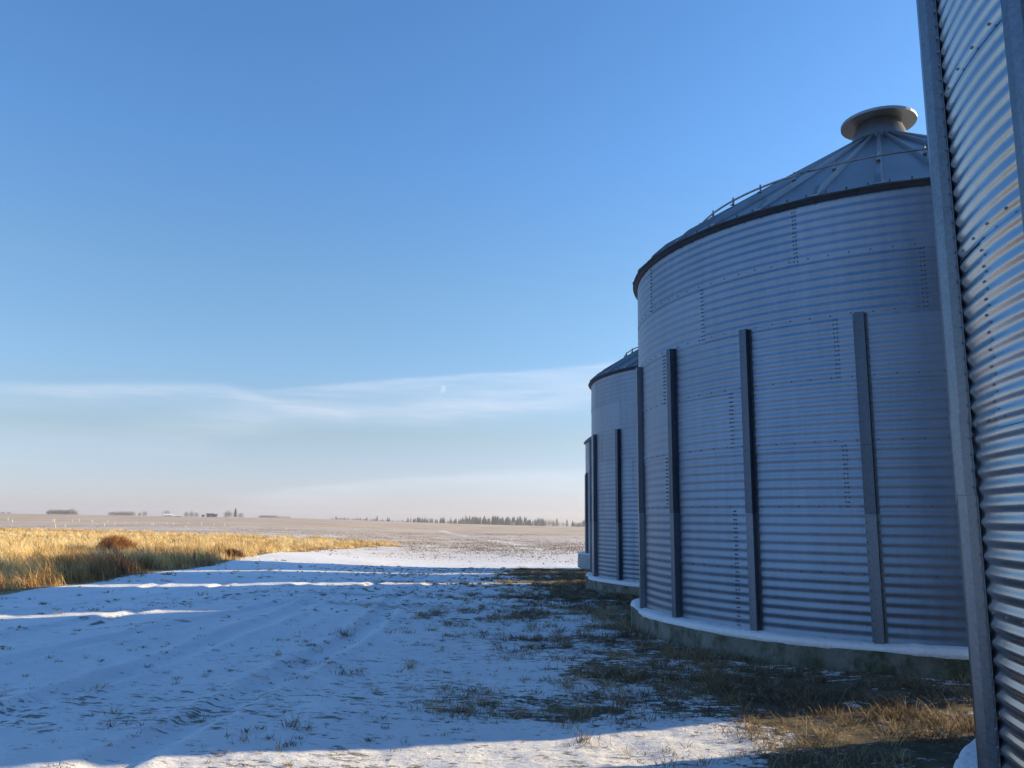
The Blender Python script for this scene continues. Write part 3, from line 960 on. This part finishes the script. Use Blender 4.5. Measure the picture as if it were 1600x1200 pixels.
def bare_tree_meshes(seed, H=9.0, W=8.0, mat=None, low=.08, n=1400):
    rg = np.random.default_rng(seed)
    tb = MB()
    tips = []
    tb.tube([(0, 0, -.5), (.1, 0, H * .22), (.15, .1, H * .5)], [.24, .19, .10], 6)
    for k in range(9):
        t = rg.uniform(0, 6.28); s = Vector((0.1, .03, H * rg.uniform(.12, .45)))
        e = Vector((math.cos(t) * W * rg.uniform(.2, .42), math.sin(t) * W * rg.uniform(.2, .42), H * rg.uniform(.5, .95)))
        tb.tube([tuple(s), tuple((s + e) / 2 + Vector((0, 0, H * .05))), tuple(e)], [.09, .06, .02], 5)
    a = rg.uniform(0, 6.28, n); ph = np.arccos(rg.uniform(-.8, 1, n)); rr = rg.uniform(.25, 1, n) ** .55
    lump = 1 + .22 * np.sin(a * 3 + seed) + .15 * np.sin(ph * 6 + seed)
    x = np.cos(a) * np.sin(ph) * rr * W / 2 * lump; y = np.sin(a) * np.sin(ph) * rr * W / 2 * lump
    z = H * (.46 - low * 0) + np.cos(ph) * rr * H * .46 * lump
    dn = rg.random(n) < .38                       # suckers and low brush fill the foot of the crown
    z = np.where(dn, rg.uniform(0, .5, n) * H, z); z = np.maximum(z, -.1)
    # a twig: a thin long triangle pointing up and outwards
    L = rg.uniform(.6, 1.5, n) * H / 9; w = rg.uniform(.035, .10, n) * H / 9
    b = rg.uniform(0, 6.28, n)
    P = np.zeros((n, 3, 3))
    P[:, 0] = np.stack([x - np.cos(b) * w, y - np.sin(b) * w, z], -1)
    P[:, 1] = np.stack([x + np.cos(b) * w, y + np.sin(b) * w, z], -1)
    P[:, 2] = np.stack([x * 1.08 + rg.normal(0, .3, n), y * 1.08 + rg.normal(0, .3, n), z + L * rg.uniform(.4, 1, n)], -1)
    cm = mesh_np('crown', P.reshape(-1, 3), np.arange(n * 3).reshape(-1, 3), mat or LEAFLESS)
    return cm, tb.mesh('trunk', BARK)


SPR = [spruce_meshes(s) for s in range(6)]
BAR = [bare_tree_meshes(s) for s in range(10, 15)]
PAL = [bare_tree_meshes(s, mat=LEAFLESS_P, n=1100) for s in range(20, 23)]
SHR = [bare_tree_meshes(s, H=5.0, W=6.5, low=.02, n=1500) for s in range(30, 34)]


def far_tree(px, py_base, h_px, kind, name, label, group, behind=6.0, wid=1.0):
    a, t = az_tan(px, py_base)
    D = float(crest_dist(a)) + behind
    x, y = D * math.sin(R(a)), D * math.cos(R(a))
    z = float(height(x, y, False))
    # stand on the ground; tree height from its size in view
    top = az_tan(px, py_base - h_px)[1] * D
    H = max(top - z, 1.5)
    ref = {'spruce': 11.0, 'bare': 9.0, 'pale': 9.0, 'shrub': 5.0}[kind]
    ms = {'spruce': SPR, 'bare': BAR, 'pale': PAL, 'shrub': SHR}[kind]
    cm, tm = ms[rng.integers(len(ms))]
    root = empty(name, (x, y, z), rng.uniform(0, 6.28)); s = H / ref
    root.scale = (s * wid, s * wid, s)
    tag(root, label, 'tree' if kind != 'shrub' else 'shrub', group)
    link('crown', cm, root); link('trunk', tm, root)
    return root


# spruces and bare trees along the right skyline
g_sp = 'spruces along the far edge of the field'
lab_sp = 'dark spruce in the distant belt of trees along the field edge'
lone = [(525, 810.3, 4.5), (538, 811, 2.5), (558, 812.5, 4), (563, 812.5, 3.5), (573, 813, 5), (585, 813.3, 3.5), (589, 813.4, 7), (597, 813.8, 3), (605.5, 814, 5.5), (608, 814, 5)]
for x_, y_, h_ in lone:
    far_tree(x_, y_ + .6, h_ + 1, 'spruce', 'spruce_tree', 'small dark spruce standing apart on the distant middle skyline', 'scattered spruces on the middle skyline', 4, 1.1)
xs = 637.0
while xs < 990:
    yb = float(np.interp(xs, [600, 700, 800, 915, 1000], [814.6, 818, 821, 823.6, 825]))
    dens = np.interp(xs, [637, 660, 672, 700, 708, 728, 735, 850, 858, 880, 900, 916], [.45, 1, .8, .5, .5, .8, 1, 1, .45, .45, .8, .8])
    if rng.random() < dens:
        hp = np.interp(xs, [637, 700, 735, 850, 915], [7, 8, 12, 12, 9.5]) * rng.uniform(.62, 1.22)
        far_tree(xs, yb, hp, 'spruce', 'spruce_tree', lab_sp, g_sp, rng.uniform(2, 26), rng.uniform(.85, 1.25))
    xs += rng.uniform(1.0, 2.6)
for x_, h_ in ((700, 5), (706, 5.5), (712, 5), (718, 5.5), (724, 5), (731, 5.5), (738, 5)):
    far_tree(x_, np.interp(x_, [600, 700, 800, 915], [814.6, 818, 821, 823.6]), h_, 'bare', 'bare_tree', 'grey leafless tree low in front of the distant spruces', 'leafless trees by the spruce belt', 3, 1.3)
for x_, h_ in ((799, 6.5), (803, 6), (841, 7), (857, 12.5), (863, 11), (868, 8.5), (873, 8), (880, 8.5), (886, 7), (893, 6), (900, 6.5), (907, 5.5)):
    far_tree(x_, np.interp(x_, [600, 700, 800, 915], [814.6, 818, 821, 823.6]), h_, 'pale', 'bare_tree', 'pale tan leafless tree among the distant spruces', 'pale leafless trees by the spruce belt', 3, 1.0)
# low scrub along the middle skyline
g_sc = 'low scrub on the middle skyline'
for x_ in list(range(407, 432, 4)) + list(range(436, 452, 5)):
    far_tree(x_, np.interp(x_, [300, 450], [806.5, 808.7]) + .4, 4.0 if x_ < 433 else 2.6, 'shrub', 'bare_shrub', 'low grey scrub bush in a clump on the middle skyline', g_sc, 8, 1.4)
for x_ in range(520, 640, 6):
    far_tree(x_ + rng.uniform(-2, 2), np.interp(x_, [450, 550, 600, 700], [808.5, 811.5, 814, 817.5]) + .5, rng.uniform(1.8, 3.2), 'shrub', 'bare_shrub', 'faint low shrub in the hedge line far across the field', 'hedge line shrubs across the field', 16, 1.6)
# groves on the left skyline
for i_, x_ in enumerate(np.arange(76, 121, 4.6)):
    far_tree(x_, 803.0, 7.6 + 1.0 * math.sin(i_ * 1.9) + rng.uniform(-.8, .8) - (1.8 if i_ in (0, 9) else 0), 'shrub', 'bare_tree', 'dark leafless tree in the dense grove on the far left skyline', 'grove on the far left skyline', 3 + 5 * (i_ % 2), 1.25)
for i_, x_ in enumerate(np.arange(173, 210, 4.8)):
    far_tree(x_, 805.1, 6.4 + 1.1 * math.sin(i_ * 2.3) + rng.uniform(-.8, .8), 'shrub', 'bare_tree', 'grey leafless tree in the longer grove on the left skyline', 'longer grove on the left skyline', 4 + 5 * (i_ % 2), 1.2)
far_tree(218, 805.6, 5.5, 'bare', 'bare_tree', 'shorter of two leafless trees right of the long grove', None, 5)
far_tree(226, 805.7, 7.8, 'bare', 'bare_tree', 'taller of two leafless trees right of the long grove', None, 5)
far_tree(260, 806.2, 10.0, 'bare', 'bare_tree', 'round leafless tree behind the white farm shed', None, 22, 1.2)
for x_, h_, l_ in ((291, 8.2, 'leafless tree at the left of the trio beside the white sheds'), (299, 9, 'tallest leafless tree of the trio beside the white sheds'), (307, 7.4, 'leafless tree at the right of the trio beside the white sheds')):
    far_tree(x_, 807, h_, 'bare', 'bare_tree', l_, None, 8, 1.0)
far_tree(356, 807.8, 11, 'bare', 'bare_tree', 'broad leafless tree left of the lone dark spruce', None, 8, 1.35)
far_tree(367.5, 807.8, 14, 'spruce', 'spruce_tree', 'lone tall dark spruce on the left skyline by the farm', None, 2, 1.1)
far_tree(376, 808, 7.5, 'bare', 'bare_tree', 'smaller leafless tree right of the lone dark spruce', None, 8, 1.3)
for x_ in (4, 14):
    far_tree(x_, 802, 2.6, 'shrub', 'bare_shrub', 'tiny grey bush at the left end of the skyline', 'tiny bushes at the left end of the skyline', 20, 1.5)

# farm buildings
WHITE = plain('white_siding', (0.72, 0.72, 0.70), .7, var=.06); WROOF = plain('snowy_roof', (0.80, 0.81, 0.83), .7, var=.05)
DARK = plain('dark_siding', (0.07, 0.075, 0.09), .7); DOOR = plain('grey_door', (0.16, 0.16, 0.17), .6)


def farm_building(px, py, w_px, wall_h, roof_h, wallm, roofm, label, name, depth=9.0, behind=14.0, rz=0.0):
    a, t = az_tan(px, py); D = float(crest_dist(a)) + behind
    x, y = D * math.sin(R(a)), D * math.cos(R(a)); z = float(height(x, y, False))
    W = w_px / F * D / math.cos(R(a))
    root = empty(name, (x, y, z), -R(a) + rz); tag(root, label, 'farm building')
    e = max(float(az_tan(px, py)[1] * D) - z, 0)       # part of the wall stands below the crest line
    h = wall_h + e
    mb = MB()
    mb.box((0, 0, h / 2 - .3), (W, depth, h + .6))
    for s in (-1, 1):   # gables
        xx = s * (W / 2 - .05)
        mb.add([(xx, -depth / 2, h), (xx, depth / 2, h), (xx, 0, h + roof_h), (xx - s * .2, -depth / 2, h), (xx - s * .2, depth / 2, h), (xx - s * .2, 0, h + roof_h)],
               [(0, 1, 2), (5, 4, 3), (0, 2, 5, 3), (1, 4, 5, 2)])
    mb.build('wall', wallm, root)
    rf = MB(); o = .5
    P = [(-W / 2 - o, -depth / 2 - o, h - .05), (W / 2 + o, -depth / 2 - o, h - .05), (W / 2 + o, 0, h + roof_h + .15), (-W / 2 - o, 0, h + roof_h + .15), (-W / 2 - o, depth / 2 + o, h - .05), (W / 2 + o, depth / 2 + o, h - .05)]
    P2 = [(p[0], p[1], p[2] + .2) for p in P]
    rf.add(P + P2, [(0, 3, 2, 1), (3, 4, 5, 2), (6, 7, 8, 9), (9, 8, 11, 10), (0, 1, 7, 6), (4, 10, 11, 5), (0, 6, 9, 3), (3, 9, 10, 4), (1, 2, 8, 7), (2, 5, 11, 8)])
    rf.build('roof', roofm, root)
    db = MB(); db.box((W * .18, -depth / 2 - .03, h * .4), (min(3.0, W * .3), .12, h * .8)); db.build('door', DOOR, root)
    for k in (-.3, -.05):
        wb = MB(); wb.box((W * k, -depth / 2 - .03, h * .62), (1.0, .1, .9)); wb.build('window', DARK, root)
    return root


farm_building(263, 806.3, 11, .5, 1.0, WHITE, WROOF, 'white farm shed with a snowy gable roof under the round leafless tree', 'farm_shed', 8)
farm_building(276.5, 806.6, 12, .3, .5, WHITE, WROOF, 'long low white farm shed right of the gabled one', 'farm_shed', 8, 18)
farm_building(328, 807.2, 9, 1.9, .45, DARK, DARK, 'dark flat roofed farm building left of the lone spruce', 'farm_building', 8, 12)
farm_building(336, 807.3, 5, 1.3, .5, plain('grey_siding', (0.22, 0.23, 0.26), .7), DARK, 'smaller grey lean-to joined on the right of the dark farm building', 'farm_building', 7, 14)
farm_building(317.5, 807.1, 3, 1.0, .2, DARK, DARK, 'tiny dark hut left of the dark farm building', 'farm_hut', 3, 10)

# pale stakes in the field
STAKE = plain('bleached_wood', (0.62, 0.56, 0.44), .85, var=.15)
stakes = [(12, 814, 4), (18.7, 817, 4.2), (82, 816, 4.4), (84.9, 816, 4.4), (86.2, 825, 5.6), (101, 825, 5.6), (113, 816, 3.2), (123, 816.3, 4.4), (143.5, 816.5, 3.2), (159.5, 822.5, 6), (162.8, 822.5, 4.6),
          (168, 817, 3.2), (179, 821.3, 5), (194.7, 818, 2.6), (212, 818, 2.5), (236.5, 820.5, 2.5), (239, 821, 3.6), (260, 820, 4), (270, 820, 3.2), (289.5, 825, 3.2), (293, 818.8, 2.5), (314.5, 821, 4.3), (333.5, 821, 3.5), (350, 821.6, 3.5), (447.3, 828.5, 4.8), (615.5, 833.5, 5.6)]
for sx, sy, hp in stakes:
    x, y = ground_hit(sx, sy); D = math.hypot(x, y); H = hp / F * D * 1.02
    z = float(height(x, y))
    root = empty('fence_post', (x, y, z)); lean = rng.normal(0, .04)
    root.rotation_euler = (rng.normal(0, .03), lean, rng.uniform(0, 3))
    tag(root, 'bleached wooden fence post standing alone in the far stubble', 'post', 'bleached posts in the stubble field')
    rr = .00043 * D
    mb = MB(); mb.tube([(0, 0, -.3), (0, 0, H * .6), (0, 0, H), (0, 0, H + rr * .3)], [rr, rr * .95, rr * .9, rr * .4], 7)
    mb.build('post', STAKE, root)

# thin winter air over the whole place
hz = MB(); hz.box((0, 0, -17), (4040, 4040, 60))
hm = bpy.data.materials.new('winter_air'); hm.use_nodes = True
hn = hm.node_tree; hn.nodes.remove(hn.nodes['Principled BSDF'])
pv = N(hn, 'ShaderNodeVolumePrincipled'); pv.inputs['Color'].default_value = (.80, .86, .95, 1); pv.inputs['Density'].default_value = HAZE
pv.inputs['Anisotropy'].default_value = .2
hn.links.new(pv.outputs[0], hn.nodes['Material Output'].inputs['Volume'])
tag(hz.build('haze', hm), 'thin pale winter haze over the field', 'haze', kind='stuff')

# pale utility poles in front of the spruces
for px_, yb, hp in ((751.5, 820, 9.5), (819, 822, 5.5), (833.3, 822.5, 6.5)):
    a, t = az_tan(px_, yb); D = float(crest_dist(a)) - 12
    x, y = D * math.sin(R(a)), D * math.cos(R(a)); z = float(height(x, y, False)); H = hp / F * D
    root = empty('utility_pole', (x, y, z)); tag(root, 'thin pale utility pole in front of the distant spruce belt', 'pole', 'utility poles by the spruce belt')
    mb = MB(); mb.tube([(0, 0, -.5), (0, 0, H)], [.22, .16], 7); mb.build('pole', STAKE, root)
    mb = MB(); mb.box((0, 0, H - .6), (2.2, .14, .16), .2); mb.build('crossarm', STAKE, root)

# ------------------------------------------------------------------ sky, moon, sun
SUN_AZ = 18.0     # degrees the sun stands forward of due right
SUN_EL = 14.5
to_sun = Vector((math.cos(R(SUN_AZ)) * math.cos(R(SUN_EL)), math.sin(R(SUN_AZ)) * math.cos(R(SUN_EL)), math.sin(R(SUN_EL))))
sl = bpy.data.lights.new('sun', 'SUN'); sl.energy = 3.15; sl.angle = R(.53); sl.color = (1.0, .78, .46)
so = bpy.data.objects.new('sun', sl); COL.objects.link(so)
so.rotation_euler = to_sun.to_track_quat('Z', 'Y').to_euler(); so.location = to_sun * 60

# half moon, far away, lit side towards the sun
d = ray(690.8, 607.5); d = d / np.linalg.norm(d); DM = 9000.0
moon_mat = bpy.data.materials.new('moonlit_surface'); moon_mat.use_nodes = True
nt = moon_mat.node_tree; nt.nodes.remove(nt.nodes['Principled BSDF'])
em = N(nt, 'ShaderNodeEmission')
nt.links.new(ramp(nt, noise(nt, objvec(nt, coord='Generated'), 3.0, 4), [(0.35, (0.50, 0.66, 0.86)), (0.65, (0.60, 0.75, 0.92))]), em.inputs['Color'])
em.inputs['Strength'].default_value = .33
nt.links.new(em.outputs[0], nt.nodes['Material Output'].inputs['Surface'])
mb = MB(); RM = 6.2 / F * DM; vs, fs = [], []
n1, n2 = 24, 14
for i in range(n1 + 1):
    la = -math.pi / 2 + math.pi * i / n1
    for j in range(n2 + 1):
        lo_ = R(-72) + R(162) * j / n2       # only the lit part of the disc
        vs.append((RM * math.cos(la) * math.sin(lo_) * (1 if lo_ > 0 else .25), -RM * math.cos(la) * math.cos(lo_), RM * math.sin(la)))
for i in range(n1):
    for j in range(n2): fs.append((i * (n2 + 1) + j, i * (n2 + 1) + j + 1, (i + 1) * (n2 + 1) + j + 1, (i + 1) * (n2 + 1) + j))
mb.add(vs, fs, 0, True)
mo = mb.build('moon', moon_mat, None, tuple(d * DM), -math.atan2(d[0], d[1]))
mo.rotation_euler = (0, R(8), -math.atan2(d[0], d[1]))
tag(mo, 'pale half moon in the clear blue sky over the far field', 'moon')

w = bpy.data.worlds.new('World'); SC.world = w; w.use_nodes = True
nt = w.node_tree
bg = nt.nodes['Background']
sky = N(nt, 'ShaderNodeTexSky', sky_type='NISHITA')
sky.sun_disc = False
sky.sun_elevation = R(SUN_EL); sky.sun_rotation = R(90 - SUN_AZ)
sky.air_density = 1.0; sky.dust_density = .6; sky.ozone_density = 2.2; sky.altitude = 700
# thin cirrus bands: each follows a height curve over azimuth
tc = N(nt, 'ShaderNodeTexCoord')
sx = N(nt, 'ShaderNodeSeparateXYZ'); nt.links.new(tc.outputs['Generated'], sx.inputs[0])
azn = val(nt, 'MULTIPLY', val(nt, 'ARCTAN2', sx.outputs[0], sx.outputs[1]), 180 / math.pi)
eln = val(nt, 'MULTIPLY', val(nt, 'ARCSINE', sx.outputs[2]), 180 / math.pi)
cvec = N(nt, 'ShaderNodeCombineXYZ'); nt.links.new(azn, cvec.inputs[0]); nt.links.new(eln, cvec.inputs[1])


def cnoise(sx_, sy_, sc, det=5, rough=.6, off=0.0):
    mp = N(nt, 'ShaderNodeMapping'); mp.inputs['Scale'].default_value = (sx_, sy_, 1); mp.inputs['Location'].default_value = (off, off * .7, 0)
    nt.links.new(cvec.outputs[0], mp.inputs['Vector'])
    return noise(nt, mp.outputs[0], sc, det, rough)


wisp = cnoise(.10, .9, 1.0, 6, .62, 3.0); wob = cnoise(.06, .1, 1.0, 3, .5, 9.0)
fib = cnoise(.25, 2.6, 1.0, 5, .65, 5.0)


def band(pts, wid_up, wid_dn, amp, az0=-60, az1=60):
    q = []
    for x, y in pts:
        dd = ray(x, y); dd = dd / np.linalg.norm(dd)
        q.append((math.degrees(math.atan2(dd[0], dd[1])), math.degrees(math.asin(dd[2]))))
    cv = N(nt, 'ShaderNodeFloatCurve'); c = cv.mapping.curves[0]
    lo_, hi_ = q[0][0], q[-1][0]
    c.points[0].location = (0, q[0][1] / 20); c.points[1].location = (1, q[-1][1] / 20)
    for a, e in q[1:-1]: c.points.new((a - lo_) / (hi_ - lo_), e / 20)
    cv.mapping.update()
    u = val(nt, 'DIVIDE', val(nt, 'SUBTRACT', azn, lo_), hi_ - lo_)
    nt.links.new(val(nt, 'MINIMUM', val(nt, 'MAXIMUM', u, 0.0), 1.0), cv.inputs['Value'])
    e = val(nt, 'SUBTRACT', eln, val(nt, 'MULTIPLY', cv.outputs[0], 20.0))
    e = val(nt, 'ADD', e, val(nt, 'MULTIPLY', val(nt, 'SUBTRACT', wob, .5), .8))
    e = val(nt, 'ADD', e, val(nt, 'MULTIPLY', val(nt, 'SUBTRACT', wisp, .5), .5))
    up = val(nt, 'DIVIDE', val(nt, 'MAXIMUM', e, 0.0), wid_up); dn = val(nt, 'DIVIDE', val(nt, 'MINIMUM', e, 0.0), wid_dn)
    s = val(nt, 'ADD', val(nt, 'MULTIPLY', up, up), val(nt, 'MULTIPLY', dn, dn))
    g = val(nt, 'POWER', 2.718, val(nt, 'MULTIPLY', s, -1.0))
    fade = val(nt, 'MULTIPLY', gr(nt, u, -.12, .18), val(nt, 'SUBTRACT', 1.0, gr(nt, u, .85, 1.12)))
    return val(nt, 'MULTIPLY', val(nt, 'MULTIPLY', g, fade), amp)


cl = None
for args in (([(-60, 604), (60, 608), (180, 606), (300, 607), (360, 612)], .35, .9, .55),
             ([(335, 608), (380, 616), (430, 629), (480, 640), (560, 648)], .30, .60, .52),
             ([(420, 612), (520, 606), (620, 597), (720, 589), (830, 580), (960, 565), (1100, 540)], .16, .85, .58),
             ([(250, 664), (380, 656), (560, 646), (720, 640), (860, 628), (1000, 605)], 1.1, .9, .52),
             ([(640, 640), (760, 625), (880, 606), (1000, 588)], .9, 1.1, .50),
             ([(380, 775), (520, 763), (700, 750), (830, 741), (960, 738)], .25, 1.6, .45),
             ([(-100, 700), (150, 690), (350, 700)], 1.0, 1.0, .16)):
    b_ = band(*args); cl = b_ if cl is None else val(nt, 'ADD', cl, val(nt, 'MULTIPLY', b_, val(nt, 'SUBTRACT', 1.0, cl)))
tex = val(nt, 'ADD', .62, val(nt, 'ADD', val(nt, 'MULTIPLY', val(nt, 'SUBTRACT', wisp, .5), 1.5), val(nt, 'MULTIPLY', val(nt, 'SUBTRACT', fib, .5), .9)))
cl = val(nt, 'MULTIPLY', cl, val(nt, 'MINIMUM', val(nt, 'MAXIMUM', tex, .12), 1.1), clamp=True)
# the camera's cool white balance, and the paler bluish haze low down
grade = ramp(nt, val(nt, 'DIVIDE', eln, 40.0, clamp=True), [(0.0, (.47, .47, .80)), (.05, (.48, .475, .68)), (.14, (.52, .49, .53)), (.25, (.54, .60, .66)), (.40, (.545, .66, .72)), (.62, (.49, .70, .88)), (1.0, (.45, .70, .92))])
skyc = mix(nt, 1.0, sky.outputs[0], grade, 'MULTIPLY')
skyc = mix(nt, 1.0, skyc, (1.92, 1.92, 1.92), 'MULTIPLY')
SKY_STRENGTH = .05
skyc = mix(nt, val(nt, 'MULTIPLY', cl, .75), skyc, (5.6, 5.9, 6.6))
nt.links.new(skyc, bg.inputs['Color'])
bg.inputs['Strength'].default_value = SKY_STRENGTH

# ------------------------------------------------------------------ render
SC.render.engine = 'CYCLES'
SC.cycles.max_bounces = 6
SC.cycles.diffuse_bounces = 3; SC.cycles.glossy_bounces = 4
SC.view_settings.view_transform = 'Standard'
SC.view_settings.look = 'None'
SC.view_settings.gamma = 1
SC.view_settings.exposure = 1.68
SC.view_settings.use_curve_mapping = False
